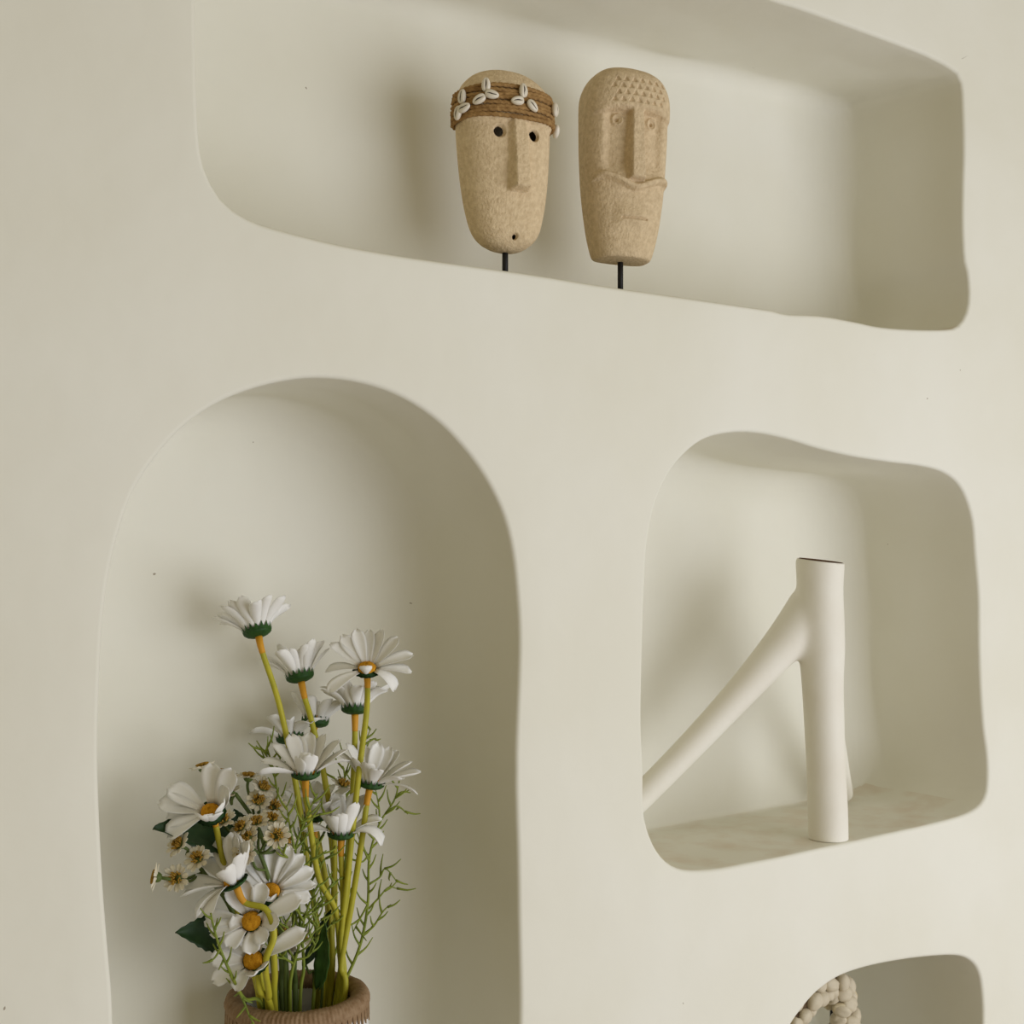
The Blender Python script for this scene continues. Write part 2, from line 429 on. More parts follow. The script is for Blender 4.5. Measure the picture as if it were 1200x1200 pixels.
# hole linings: short recessed cups seen through the eye openings
for i in range(8):                                   # rope strands round the brow
    z0 = .1490 + i * .0048
    loop = resample([m1.pt(2 * math.pi * k / 160, z0, .0030) + Vector((0, -.0045 * max(0, math.sin(2 * math.pi * k / 160)), 0)) + Vector((0, 0, .0009 * math.sin(3 * 2 * math.pi * k / 160 + i * 2.1))) for k in range(160)], 220)
    vs, fs = tube(loop, .00255, 10, closed=True, rmod=lambda j, a, i=i: 1 + .17 * math.cos(2 * a - j * 2 * math.pi * 44 / 220 + i))
    put('rope_strand', mesh('rope_strand', vs, fs, M['rope']), body)
def cowrie_mesh():
    V = []; Fc = []; nu, nv = 20, 12
    for i in range(nv + 1):
        th = math.pi * i / nv
        for k in range(nu):
            a = 2 * math.pi * k / nu
            x_ = .0083 * math.cos(th); rr = math.sin(th) ** .85
            y_ = .0052 * rr * math.cos(a) * (1 - .18 * math.cos(th)); z_ = .0042 * rr * math.sin(a)
            if z_ > 0: z_ -= .0020 * math.exp(-(y_ / .0011) ** 2) * rr
            V.append((x_, y_, z_))
    for i in range(nv):
        for k in range(nu):
            l = (k + 1) % nu; Fc.append((i * nu + k, (i + 1) * nu + k, (i + 1) * nu + l, i * nu + l))
    return mesh('cowrie', V, Fc, M['cowrie'])
COW = cowrie_mesh()
sv, sf = tube([Vector((-.0062 + .0124 * k / 8, .0004 * math.sin(k), .0024 - .0010 * (k / 4 - 1) ** 2)) for k in range(9)], lambda t: .0002 + .00075 * math.sin(math.pi * t), 8)
SLIT = mesh('slit', sv, sf, M['slit'])
def shell_on(z, sx, ang, off=.0095):
    """cowrie whose screen offset from the mask axis is sx; ang = its long axis, pointing away from the cluster centre"""
    th = R(27); best = None
    for k in range(0, 500):
        phi = -.25 + (math.pi + .5) * k / 500
        q = m1.pt(phi, z, .0122)
        s_ = q.x * math.cos(th) - q.y * math.sin(th)
        if best is None or abs(s_ - sx) < best[0]: best = (abs(s_ - sx), phi)
    phi = best[1]
    a, b = m1.pt(phi - .02, z, .012), m1.pt(phi + .02, z, .012)
    t = (a - b).normalized(); t = t if t.x >= 0 or abs(t.x) < .3 else -t
    nrm = Vector((t.y, -t.x, 0));
    if nrm.dot(m1.pt(phi, z, .012) - m1.pt(phi, z, 0)) < 0: nrm = -nrm
    right = Vector((0, 0, 1)).cross(nrm).normalized()
    ax = right * math.cos(ang) + Vector((0, 0, 1)) * math.sin(ang)
    ay = nrm.cross(ax)
    rot = Matrix((ax, ay, nrm)).transposed().to_4x4()
    pos = m1.pt(phi, z, .0090) + Vector((0, -.0042 * max(0, math.sin(phi)), 0)) + ax * .0
    o = put('cowrie_shell', COW, body, Matrix.Translation(pos) @ rot)
    put('shell_slit', SLIT, o)
ZP = lambda yy: (940 - yy) * .2533e-3 - .0105
SX = lambda xx: (xx - 338) * .2533e-3
for xx, yy, ang in ((256,183,88),(222,250,208),(284,229,-12),(434,197,92),(404,249,188),(476,262,-42),(143,222,80),(152,277,15),(122,292,250),(592,240,95),(579,275,170),(603,306,-60)):
    shell_on(ZP(yy), SX(xx), R(ang))

# -- mask with the dotted cap and moustache
W2 = smooth_tab([(0,.030),(.0012,.0355),(.004,.0380),(.010,.0400),(.03,.0450),(.06,.0500),(.09,.0535),(.13,.0560),(.17,.0572),(.195,.0575),(.21,.0550),(.224,.0485),(.235,.0385),(.241,.0270),(.2445,.0130),(.2455,.004)])
F2 = smooth_tab([(0,.028),(.0012,.0335),(.004,.036),(.010,.0385),(.03,.0425),(.06,.045),(.09,.0455),(.13,.0465),(.17,.048),(.195,.0485),(.21,.0465),(.224,.042),(.235,.033),(.241,.023),(.2445,.011),(.2455,.004)])
B2 = smooth_tab([(0,.014),(.004,.018),(.03,.022),(.13,.027),(.2,.026),(.224,.020),(.241,.011),(.2455,.003)])
m2 = Mask(.2455, W2, lambda z: F2(z) * .90, B2, .75)
dots = []
for r_ in range(4):
    for c_ in range(7):
        dots.append(((c_ - 3) * .0105 + (.005 if r_ % 2 else 0), .1915 + r_ * .0088))
def disp2(p, n):
    x, y, z = p
    f = noise.noise(Vector((x * 50, 9, z * 50))) * -.0006
    front = sstep(.0, .5, n)
    # cap ledge
    led = .1815 - .004 * sstep(.02, .05, abs(x))
    cap = .0060 * sstep(led - .0035, led + .001, z) * sstep(.246, .225, z) * front
    f += cap
    # triangular dents
    if z > .186:
        for dx, dz in dots:
            ux, uz = x - dx, z - dz
            if abs(ux) < .006 and abs(uz) < .006:
                tri = max(abs(ux) * 1.25 + uz * .75, -uz)
                f -= .0026 * (1 - sstep(.0012, .0034, tri))
    # sunk eye sockets beside the nose
    if z < .19:
        f -= .0075 * sstep(.096, .118, z) * sstep(.1850, .178, z) * (1 - sstep(.030, .044, abs(x)))
    # nose blade
    t = (.185 - z) / (.185 - .095)
    if z < .188:
        hw = .0062 + .0020 * max(0, min(1, t)); h = .0045 + .0085 * max(0, min(1, t)) ** 1.1
        e = (1 - sstep(hw, hw + .0050, abs(x))) * sstep(.0925, .097, z)
        f = max(f, h * e + f * (1 - e))
    # ring eyes
    for ex in (-.0235, .0235):
        d = math.hypot(x - ex, z - .1690)
        f += .0024 * math.exp(-((d - .0062) / .0015) ** 2) - .0045 * (1 - sstep(.0012, .0028, d))
    # moustache ridge: from under the nose out and up over the cheeks
    ax_ = abs(x)
    zc = .0860 + .0135 * sstep(.000, .044, ax_) ** .8 - .003 * sstep(.040, .054, ax_)
    wdt = .0046 if ax_ < .046 else .0042
    ridge = math.exp(-((z - zc) / wdt) ** 4) * (1 - sstep(.049, .055, ax_))
    f += .0088 * ridge * (.85 + .25 * sstep(.03, .045, ax_))
    # mouth: swollen lips with a slit
    lip = math.exp(-((z - .0480) / .012) ** 2) * (1 - sstep(.012, .030, ax_))
    f += .0045 * lip
    f -= .0042 * math.exp(-((z - .0470) / .0012) ** 2) * (1 - sstep(.016, .019, ax_))
    # chin slope
    f -= .003 * math.exp(-((z - .030) / .008) ** 2) * (1 - sstep(.015, .035, ax_)) * .5
    return Vector((x, y - f * (front if z < .18 else 1), z))
T2 = P(727, 305, .105)
lift2 = CZ + (650 - 308) / FPX * ((T2 - Vector((0, -D0, CZ))).dot(FW)) - Z_TOP
mask_b = thing('stone_mask', 'taller carved sandstone mask with a dimpled cap, ring eyes and moustache, in the top niche', 'mask', (T2.x, T2.y, Z_TOP), R(-16), 'stone masks on stands')
stand(mask_b, lift2 + .02, 0)
vs, fs = m2.build(disp2)
put('mask_body', mesh('mask_body', vs, fs, M['stone2']), mask_b, Matrix.Translation((0, 0, lift2)) @ Matrix.Rotation(R(1.0), 4, 'Y'))

# ------------------------------------------------------------------ branching white vase in the middle niche
Z_FRONT = CZ - .3905
base = P(970, 985, .031); base.z = Z_FRONT
fork = thing('branch_vase', 'white forked branch-shaped vase on three legs in the right-hand niche', 'vase', base)
def loc(v): return v - base
trunk_px = [(971,992),(970,950),(968,900),(966,850),(964,800),(963,760),(961,720),(961,690),(961,652)]
trad_px = [23.5,23.5,23.0,23.5,24.5,27,28,27,29]
tp = []; tr = []
for i, ((a, b), r_) in enumerate(zip(trunk_px, trad_px)):
    q = P(a, b, .031)
    if i == 0: q.z = Z_FRONT - .025
    tp.append(loc(q)); tr.append(r_ / FPX * (q - Vector((0, -D0, CZ))).dot(FW))
trs = catmull([Vector((i, r_, 0)) for i, r_ in enumerate(tr)], 6); path = catmull(tp, 6)
parts = []
V, F_ = tube(path, lambda t: trs[round(t * (len(trs) - 1))].y, 28)
J = loc(P(955, 742, .045))
foot1 = Vector((1.082, .150, Z_MID + .012)) - base
foot2 = Vector((1.600, .172, Z_MID + .004)) - base
def leg(foot, r0, r1, sag):
    pts_ = []
    for k in range(25):
        t = k / 24; q = (J + Vector((0, 0, .035))).lerp(foot, t); q.z += sag * math.sin(math.pi * t)
        pts_.append(q)
    return pts_, lambda t: r1 + (r0 - r1) * math.exp(-t * 4.2)
lp1, lr1 = leg(foot1, .038, .0175, -.008)
lp2, lr2 = leg(foot2, .030, .0150, -.008)
tube(lp1, lr1, 24, vs=V, fs=F_); tube(lp2, lr2, 24, vs=V, fs=F_)
tmp = bpy.data.objects.new('tmp_branch', mesh('tmp_branch', V, F_)); COL.objects.link(tmp)
md = tmp.modifiers.new('r', 'REMESH'); md.mode = 'VOXEL'; md.voxel_size = .0032; md.use_smooth_shade = True
sm = tmp.modifiers.new('s', 'SMOOTH'); sm.factor = .5; sm.iterations = 34
bpy.context.view_layer.update()
dg = bpy.context.evaluated_depsgraph_get()
bme = bpy.data.meshes.new_from_object(tmp.evaluated_get(dg))
bpy.data.objects.remove(tmp)
# cut the feet level with the shelf and the mouth level and hollow
zt = tp[-1].z
b = bmesh.new(); b.from_mesh(bme)
bmesh.ops.bisect_plane(b, geom=b.verts[:] + b.edges[:] + b.faces[:], plane_co=(0, 0, .0006), plane_no=(0, 0, -1), clear_outer=True)
e = [x for x in b.edges if x.is_boundary]
bmesh.ops.holes_fill(b, edges=e)
ncut = (Vector((0, 0, 1)) - FW * .055 + RT * .11).normalized()
co = tp[-1] - Vector((0, 0, .006))
bmesh.ops.bisect_plane(b, geom=b.verts[:] + b.edges[:] + b.faces[:], plane_co=co, plane_no=ncut, clear_outer=True)
e = [x for x in b.edges if x.is_boundary]
lo = sorted({v for x in e for v in x.verts}, key=lambda v: math.atan2((v.co - co).dot(FW), (v.co - co).dot(RT)))
lo = [v for v in lo if v.co.z > zt - .05]
cen = sum((v.co for v in lo), Vector()) / len(lo)
rim_pts = [v.co.copy() for v in lo]
r1 = [b.verts.new(cen + (c - cen) * .90 + ncut * .0002) for c in rim_pts]
for i in range(len(lo)):
    j = (i + 1) % len(lo); b.faces.new((lo[i], lo[j], r1[j], r1[i]))
bmesh.ops.recalc_face_normals(b, faces=b.faces)
bm2 = bpy.data.meshes.new('branch_body'); b.to_mesh(bm2); b.free()
bm2.materials.clear(); bm2.materials.append(M['branch'])
bm2.polygons.foreach_set('use_smooth', [True] * len(bm2.polygons))
fb = put('branch_body', bm2, fork)
V = []; F_ = []; n = len(rim_pts)
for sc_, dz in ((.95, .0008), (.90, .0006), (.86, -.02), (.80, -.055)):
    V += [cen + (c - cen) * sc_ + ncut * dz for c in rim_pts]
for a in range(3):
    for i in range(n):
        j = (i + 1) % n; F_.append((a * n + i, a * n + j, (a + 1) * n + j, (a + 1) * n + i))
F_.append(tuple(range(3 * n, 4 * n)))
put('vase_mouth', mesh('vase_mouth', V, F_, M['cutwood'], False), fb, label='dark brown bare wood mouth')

# ------------------------------------------------------------------ shell wreath in the low niche
gpath = [P(a, b, .10) for a, b in ((976,1150),(986,1176),(990,1215),(987,1260),(972,1305),(948,1325),(922,1305),(908,1262),(912,1220),(930,1185),(953,1160))]
gp = resample(catmull(gpath, 8, True), 200)
gb = sum(gp, Vector()) / len(gp); gb.z = Z_LOW
wreath = thing('shell_wreath', 'wreath of pale rounded shells on a stand in the lowest niche', 'wreath', gb)
vs, fs = tube([p - gb for p in gp], .013, 10, closed=True)
put('core_cord', mesh('core_cord', vs, fs, M['cord']), wreath)
def bead_mesh(seed):
    b = bmesh.new(); bmesh.ops.create_icosphere(b, subdivisions=3, radius=1)
    for v in b.verts:
        f = 1 + .13 * noise.noise(v.co * 1.6 + Vector((seed * 3.1, 0, 0)))
        v.co = v.co * f
        if abs(v.co.y) < .25 and v.co.z > 0: v.co.z *= .80 + .8 * abs(v.co.y)
    m_ = bpy.data.meshes.new('shell'); b.to_mesh(m_); b.free(); m_.materials.append(M['bead'])
    m_.polygons.foreach_set('use_smooth', [True] * len(m_.polygons)); return m_
BEADS = [bead_mesh(i) for i in range(4)]
cv, cf = tube([Vector((.0115 * math.cos(a), .009 * math.sin(a), 0)) for a in [math.pi * 1.5 * k / 20 for k in range(21)]], lambda t: .0012 + .0022 * math.sin(math.pi * t), 8)
CRES = mesh('shell_rim', cv, cf, M['ring'])
rg = random.Random(4)
for i in range(27):
    s_ = gp[int(i * 200 / 27) % 200]; t_ = (gp[(int(i * 200 / 27) + 2) % 200] - s_).normalized()
    side = t_.cross(Vector((0, -1, 0))).normalized()
    for k, ang in enumerate((-75, -5, 62, 150)):
        if k == 3 and i % 2: continue
        aa = R(ang + rg.uniform(-16, 16) + (25 if i % 2 else 0))
        dr = Vector((0, -1, 0)) * math.cos(aa) + side * math.sin(aa)
        pos = s_ - gb + dr * .0165 + t_ * rg.uniform(-.004, .004)
        sc_ = Vector((rg.uniform(.0125, .0155), rg.uniform(.0100, .0125), rg.uniform(.0095, .0115)))
        rot = frame(dr, rg.uniform(0, 6.3))
        if rg.random() < .24:
            put('shell_rim', CRES, wreath, Matrix.Translation(pos + dr * .004) @ rot)
        put('shell', BEADS[rg.randrange(4)], wreath, Matrix.Translation(pos) @ rot @ Matrix.Diagonal((*sc_, 1)))
top = gp[0] - gb
vs, fs = tube([Vector((top.x + .034, .03, .012)), Vector((top.x + .034, .03, top.z * .5)), Vector((top.x + .034, .028, top.z - .012)), Vector((top.x - .012, .004, top.z - .004))], .004, 10)
put('stand_rod', mesh('stand_rod', vs, fs, M['black']), wreath)
b = bmesh.new(); bmesh.ops.create_cube(b, size=1)
for v in b.verts: v.co = Vector((v.co.x * .12 + top.x + .034, v.co.y * .09 + .01, v.co.z * .014 + .007))
bmesh.ops.bevel(b, geom=b.edges[:], offset=.002, segments=2, affect='EDGES')
m_ = bpy.data.meshes.new('stand_base'); b.to_mesh(m_); b.free(); m_.materials.append(M['black'])
put('stand_base', m_, wreath)

# ------------------------------------------------------------------ flower vase in the arch
VC = P(349, 1168, .098); RIM_Z = VC.z; VR = 84 / FPX * (VC - Vector((0, -D0, CZ))).dot(FW)
vb = Vector((VC.x, VC.y, Z_ARCH))
vase = thing('flower_vase', 'white vase with a raffia-bound rim standing in the arched niche', 'vase', vb)
VH = RIM_Z - Z_ARCH
prof = [(.0, .004), (VR * .62, .004), (VR * .70, .0), (VR * .76, .006), (VR * .95, .06), (VR * 1.05, .13), (VR * 1.05, .19), (VR * .985, VH - .035), (VR * .955, VH - .004), (VR * .92, VH + .001), (VR * .80, VH - .002), (VR * .80, VH - .03), (VR * .92, .19), (VR * .93, .12), (VR * .8, .05), (VR * .6, .02), (0, .018)]
pr = catmull([Vector((a, b_, 0)) for a, b_ in prof], 5); NS = 96
V = []; F_ = []
for p in pr:
    for k in range(NS):
        a = 2 * math.pi * k / NS; V.append((max(p.x, 0) * math.cos(a), max(p.x, 0) * math.sin(a), p.y))
for i in range(len(pr) - 1):
    for k in range(NS):
        l = (k + 1) % NS; F_.append((i * NS + k, i * NS + l, (i + 1) * NS + l, (i + 1) * NS + k))
put('vase_body', mesh('vase_body', V, F_, M['ceramic']), vase)
ring = [Vector(((VR - .0102) * math.cos(2 * math.pi * k / 480), (VR - .0102) * math.sin(2 * math.pi * k / 480), VH - .003 + .0012 * noise.noise(Vector((math.cos(2 * math.pi * k / 480) * 4, math.sin(2 * math.pi * k / 480) * 4, 0))))) for k in range(480)]
def strand(j, a):
    u = j + 5.5 * math.sin(a + .4)
    return 1 + .045 * math.sin(u * 2 * math.pi * 100 / 480) + .05 * noise.noise(Vector((u * .21, 0, 3))) * 2 * .6
vs, fs = tube(ring, .0102, 18, closed=True, rmod=strand)
rim = put('raffia_rim', mesh('raffia_rim', vs, fs, M['raffia']), vase)
sp_v = []; sp_f = []
SV = [(-.0040, 0, .006), (.0040, 0, .006), (.0028, .0, -.002), (.0004, 0, -.0125), (-.0020, 0, -.003), (-.0040, .0016, .006), (.0040, .0016, .006), (.0028, .0016, -.002), (.0004, .0014, -.0125), (-.0020, .0016, -.003)]
SF = [(5, 9, 8, 7, 6), (0, 1, 2, 3, 4), (0, 5, 6, 1), (1, 6, 7, 2), (2, 7, 8, 3), (3, 8, 9, 4), (4, 9, 5, 0)]
STITCH = mesh('raffia_stitch', SV, SF, M['raffia'], False)
rg = random.Random(11)
for k in range(60):
    a = 2 * math.pi * k / 60
    sc_ = rg.uniform(.7, 1.25)
    rr = VR * .972
    put('raffia_stitch', STITCH, rim, Matrix.Rotation(a - math.pi / 2, 4, 'Z') @ Matrix.Translation((0, rr, VH - .0105)) @ Matrix.Rotation(R(3), 4, 'X') @ Matrix.Rotation(R(rg.uniform(-9, 9)), 4, 'Y') @ Matrix.Diagonal((1, 1, sc_, 1)))

# ------------------------------------------------------------------ flowers
def petal_mesh(L, Wd, e0, curl, notch, seed, cup=.25, twist=0.0, nu=7, nv=5, th=.00035):
    rnd = random.Random(seed); top_, bot = [], []
    # mid-line in the x-z plane
    mid = []; x_, z_ = 0, 0; prev = 0
    for i in range(nu + 1):
        s_ = i / nu; e = e0 + curl * s_ ** 1.4
        if i: x_ += L / nu * math.cos(e); z_ += L / nu * math.sin(e)
        mid.append((x_, z_, e))
    V = []
    for side in (1, -1):
        for i in range(nu + 1):
            s_ = i / nu
            wd = Wd * (.34 + .66 * math.sin(min(1, s_ / .72) * math.pi / 2) ** 1.2) * (1 if s_ < .72 else math.sqrt(max(.0, 1 - ((s_ - .72) / .285) ** 2)))
            wd = max(wd, Wd * .16)
            mx_, mz, e = mid[i]
            for k in range(nv + 1):
                v = 2 * k / nv - 1
                yy = v * wd * .5
                h = cup * wd * (v * v - .4) + .03 * Wd * math.cos(v * math.pi * 2.5)
                back = notch * L * (1 - abs(v)) * (s_ == 1)
                tw = twist * s_
                h2 = h * math.cos(tw) + yy * math.sin(tw); y2 = yy * math.cos(tw) - h * math.sin(tw)
                nx_, nz_ = -math.sin(e), math.cos(e)
                V.append((mx_ + nx_ * (h2 + side * th * .5) - back * math.cos(e), y2, mz + nz_ * (h2 + side * th * .5) - back * math.sin(e)))
    n1 = (nu + 1) * (nv + 1); F_ = []
    id_ = lambda i, k: i * (nv + 1) + k
    for i in range(nu):
        for k in range(nv):
            F_.append((id_(i, k), id_(i + 1, k), id_(i + 1, k + 1), id_(i, k + 1)))
            F_.append((n1 + id_(i, k), n1 + id_(i, k + 1), n1 + id_(i + 1, k + 1), n1 + id_(i + 1, k)))
    rim_ = [id_(i, 0) for i in range(nu)] + [id_(nu, k) for k in range(nv)] + [id_(i, nv) for i in range(nu, 0, -1)] + [id_(0, k) for k in range(nv, 0, -1)]
    for a, b_ in zip(rim_, rim_[1:] + rim_[:1]): F_.append((a, n1 + a, n1 + b_, b_))
    return V, F_

PCACHE = {}
def petal(L, Wd, e0, curl, var):
    key = (round(L, 4), round(Wd, 4), round(e0, 2), round(curl, 2), var)
    if key not in PCACHE:
        V, F_ = petal_mesh(L, Wd, e0, curl, (.06, .03, .09)[var % 3], var, (.22, .30, .14)[var % 3], (.0, .22, -.25)[var % 3])
        PCACHE[key] = mesh('petal', V, F_, M['petal'])
    return PCACHE[key]

def dome_mesh(name, r, h, m_, rough):
    V = []; F_ = []; nu, nv = 28, 9; rnd = random.Random(3)
    for i in range(nv):
        t = i / (nv - 1)
        for k in range(nu):
            a = 2 * math.pi * k / nu; rr = r * math.cos(t * math.pi / 2) ** .7 if i < nv - 1 else 0.0
            j = 1 + rough * rnd.uniform(-1, 1)
            V.append((rr * math.cos(a) * j, rr * math.sin(a) * j, h * math.sin(t * math.pi / 2) * j))
    for i in range(nv - 1):
        for k in range(nu):
            l = (k + 1) % nu; F_.append((i * nu + k, i * nu + l, (i + 1) * nu + l, (i + 1) * nu + k))
    F_.append(tuple(range(nu))[::-1])
    return mesh(name, V, F_, m_)
DISC = dome_mesh('flower_disc', .0095, .0068, M['disc'], .06)

def calyx_mesh(tip_r, tip_z, low_z):
    """shallow green bowl with a ring of pointed sepals"""
    V = []; F_ = []; n = 48
    rows = [(.0032, -.0052), (.0080, -.0044), (.0122, -.0026), (.0145, -.0004)]
    for r_, z_ in rows:
        for k in range(n):
            a = 2 * math.pi * k / n
            g = 1 + .035 * math.cos(16 * a); V.append((r_ * g * math.cos(a), r_ * g * math.sin(a), z_))
    for k in range(n):
        a = 2 * math.pi * k / n; tip = (k % 3 == 1)
        r_, z_ = (tip_r, tip_z) if tip else (.0150, low_z)
        V.append((r_ * math.cos(a), r_ * math.sin(a), z_))
    for i in range(4):
        for k in range(n):
            l = (k + 1) % n; F_.append((i * n + k, i * n + l, (i + 1) * n + l, (i + 1) * n + k))
    b0 = len(V); V.append((0, 0, -.0052)); V.append((0, 0, .0006))
    for k in range(n):
        l = (k + 1) % n; F_.append((l, k, b0)); F_.append((3 * n + k, 3 * n + l, b0 + 1))
    return mesh('calyx', V, F_, M['calyx'])
CALYX = calyx_mesh(.0164, .0078, .0022)
CALYX_OPEN = calyx_mesh(.0158, -.0002, .0002)     # folded back under open flowers

def vase_base(px, y):
    """a point deep inside the vase for a stem that crosses the rim plane near that pixel"""
    q = P(px, 1172, y); c = Vector((VC.x, VC.y, 0)); d = Vector((q.x, q.y, 0)) - c
    if d.length > VR * .66: d = d.normalized() * VR * .66
    return Vector((c.x + d.x, c.y + d.y, RIM_Z)), Vector((c.x + d.x * .55, c.y + d.y * .55, RIM_Z - .13))

def stem_path(head, axis, mids, rim, lead=.018):
    """world points from the vase up to the flower head"""
    r0, b0 = vase_base(*rim)
    ctrl = [b0, r0] + [P(*m_) for m_ in mids] + [head - axis * lead, head]
    return catmull(ctrl, 8), b0

def daisy(label, px, py, y, axis, mids, rim, n=13, L=.036, Wd=.0145, elev=35, curl=-35, seed=1, over=None, disc=True, group='large white daisies', r=.0031, petals=None):
    rnd = random.Random(seed)
    ax = cdir(*axis)
    head = P(px, py, y)
    path, b0 = stem_path(head - ax * .0050, ax, mids, rim)
    t = thing('daisy', label, 'flower', b0, 0, group)
    lp = [p - b0 for p in path]
    cut = len(lp) - 7
    vs, fs = tube(lp, lambda u: r * (1.12 - .16 * u), 10)
    st = put('stem', mesh('stem', vs, fs, M['stem']), t)
    cp = resample([p for p in lp[-9:]], 8, False)
    vs, fs = tube(cp, lambda u: r * (1.02 + .25 * u), 12)
    put('stem_collar', mesh('stem_collar', vs, fs, M['collar']), st)
    xa = (RT - ax * RT.dot(ax)).normalized(); ya = ax.cross(xa)
    H = Matrix.Translation(head - b0) @ Matrix((xa, ya, ax)).transposed().to_4x4()
    put('calyx', CALYX_OPEN if axis[2] > .1 else CALYX, t, H)
    put('flower_disc', DISC, t, H @ Matrix.Translation((0, 0, .0014)))
    if petals is None:
        s0 = rnd.uniform(0, 360)
        petals = [(s0 + 360 * (k + rnd.uniform(-.2, .2)) / n, elev + rnd.uniform(-12, 12), curl + rnd.uniform(-20, 20), rnd.uniform(.88, 1.07)) for k in range(n)]
    for k, (az, e, c, sc_) in enumerate(petals):
        e = round(e / 5) * 5; c = round(c / 10) * 10; l = round(L * sc_ / .002) * .002
        pm = petal(l, Wd * (.85 + .15 * sc_), R(e), R(c), rnd.randrange(3))
        put('petal', pm, t, H @ Matrix.Rotation(R(az), 4, 'Z') @ Matrix.Translation((.0102, 0, .0008 + .0010 * (k % 2))) @ Matrix.Rotation(rnd.uniform(-.22, .22), 4, 'X'))
    return t

daisy('tallest white daisy, seen from below its green calyx, at the top of the bouquet', 302,741,.115,(-.28,.92,-.30),[(360,1010,.11),(345,910,.112),(327,825,.115)],(378,.11),n=16,elev=50,curl=-25,seed=3,L=.041)
daisy('white daisy with upright petals just right of and below the tallest one', 352,794,.120,(-.25,.95,-.24),[(392,1000,.115),(380,910,.118),(365,845,.12)],(390,.12),n=15,elev=62,curl=-30,seed=5,L=.040)
daisy('open white daisy showing its orange centre at the upper right of the bouquet', 430,785,.060,(.03,.86,.48),[(400,1100,.085),(408,1020,.075),(420,910,.065),(429,840,.06)],(402,.085),seed=8,L=.040,Wd=.0155,
      petals=[(172,6,-40,.95),(150,32,-10,1),(128,38,-10,1.02),(108,40,-5,1),(88,40,-8,1.02),(64,40,0,1.02),(42,34,0,1),(20,22,-15,1.05),(0,12,-30,.95),(335,2,-90,.85),(215,0,-45,1.0),(270,88,10,.26)])
daisy('white daisy half hidden directly below the open one at the upper right', 416,832,.105,(-.02,.97,-.18),[(404,1080,.10),(411,980,.105),(415,890,.105)],(398,.10),n=15,elev=64,curl=-50,seed=9,L=.040)
daisy('small-looking white daisy behind the second tallest stem', 369,847,.150,(.10,.95,-.25),[(392,1060,.13),(386,960,.145),(376,890,.15)],(386,.135),n=11,elev=64,curl=-25,seed=12,L=.035)
daisy('shaded white daisy behind the tallest stem, its petals reaching left', 340,866,.150,(-.18,.94,-.22),[(385,1080,.13),(372,980,.14),(352,910,.15)],(376,.13),n=12,elev=50,curl=-40,seed=14,L=.037)
daisy('cup-shaped white daisy in the middle of the bouquet, facing forward', 358,908,.070,(.0,.97,.06),[(398,1110,.09),(393,1066,.085),(376,1036,.08),(368,1000,.075),(361,950,.07)],(398,.09),seed=17,L=.042,Wd=.0175,
      petals=[(180,40,-40,.95),(205,22,-30,1.0),(155,56,-15,1),(130,62,-10,1.05),(108,62,-10,1.02),(86,62,-10,1.05),(62,60,-10,1.05),(40,56,-15,1.05),(18,46,-25,1),(355,40,-35,.95),(245,76,-10,.55),(272,78,-5,.60),(300,74,-10,.62)])
daisy('white daisy on the right edge of the bouquet with petals swept to the right', 434,919,.070,(.18,.97,.02),[(400,1130,.085),(412,1060,.078),(424,985,.07)],(404,.08),seed=20,L=.042,Wd=.0165,
      petals=[(185,58,-35,1.0),(160,66,-20,1.05),(135,66,-10,1),(105,66,-5,1.05),(80,62,-5,1.05),(55,54,-10,1.05),(30,44,-15,1.08),(8,34,-20,1.1),(345,24,-50,1.1),(320,40,-30,.9),(290,60,-30,.8),(255,66,-20,.75),(220,66,-15,.8)])
daisy('pale shaded daisy tucked under the cup-shaped middle daisy', 368,958,.125,(-.05,.97,.06),[(388,1090,.11),(380,1020,.12)],(388,.11),n=11,elev=58,curl=-30,seed=22,L=.038,Wd=.016)
daisy('low white daisy between the yellow stems at the right, petals drooping', 400,978,.080,(.02,.97,.05),[(400,1130,.09),(402,1060,.085)],(396,.095),seed=26,L=.038,Wd=.0175,
      petals=[(182,36,-70,1),(205,40,-60,.9),(150,62,-20,1.05),(120,70,-10,1.1),(95,72,-10,1.1),(70,72,-10,1.1),(45,68,-15,1.15),(15,50,-60,1.0),(350,40,-120,1.15),(250,74,-20,.7),(280,80,-10,.75),(312,78,-10,1.0)])
daisy('white daisy with broad petals at the upper left, above the dark leaf', 247,953,.060,(-.05,.66,.66),[(300,1150,.08),(282,1080,.07),(262,1010,.062)],(305,.085),seed=31,L=.036,Wd=.022,
      petals=[(150,22,-10,1.15),(168,10,-10,1.2),(185,0,-20,1.0),(208,-2,-15,1.05),(92,48,-5,1.15),(60,50,-5,1.15),(30,62,0,.8),(345,70,0,.62),(300,72,5,.5),(255,74,5,.5)])
daisy('side-turned white daisy at the lower left on a bent yellow stem', 274,1034,.040,(-.42,.86,.14),[(315,1165,.05),(311,1128,.022),(321,1096,.016),(312,1066,.022)],(315,.075),seed=33,L=.036,Wd=.020,
      petals=[(170,34,-25,1.2),(195,28,-30,1.15),(215,10,-50,1.1),(235,5,-50,1.0),(145,48,-10,1.1),(110,62,-5,1.2),(80,66,-5,1.2),(50,66,-5,1.1),(20,60,-10,1.0),(330,60,-10,.85),(285,60,-15,.85)])
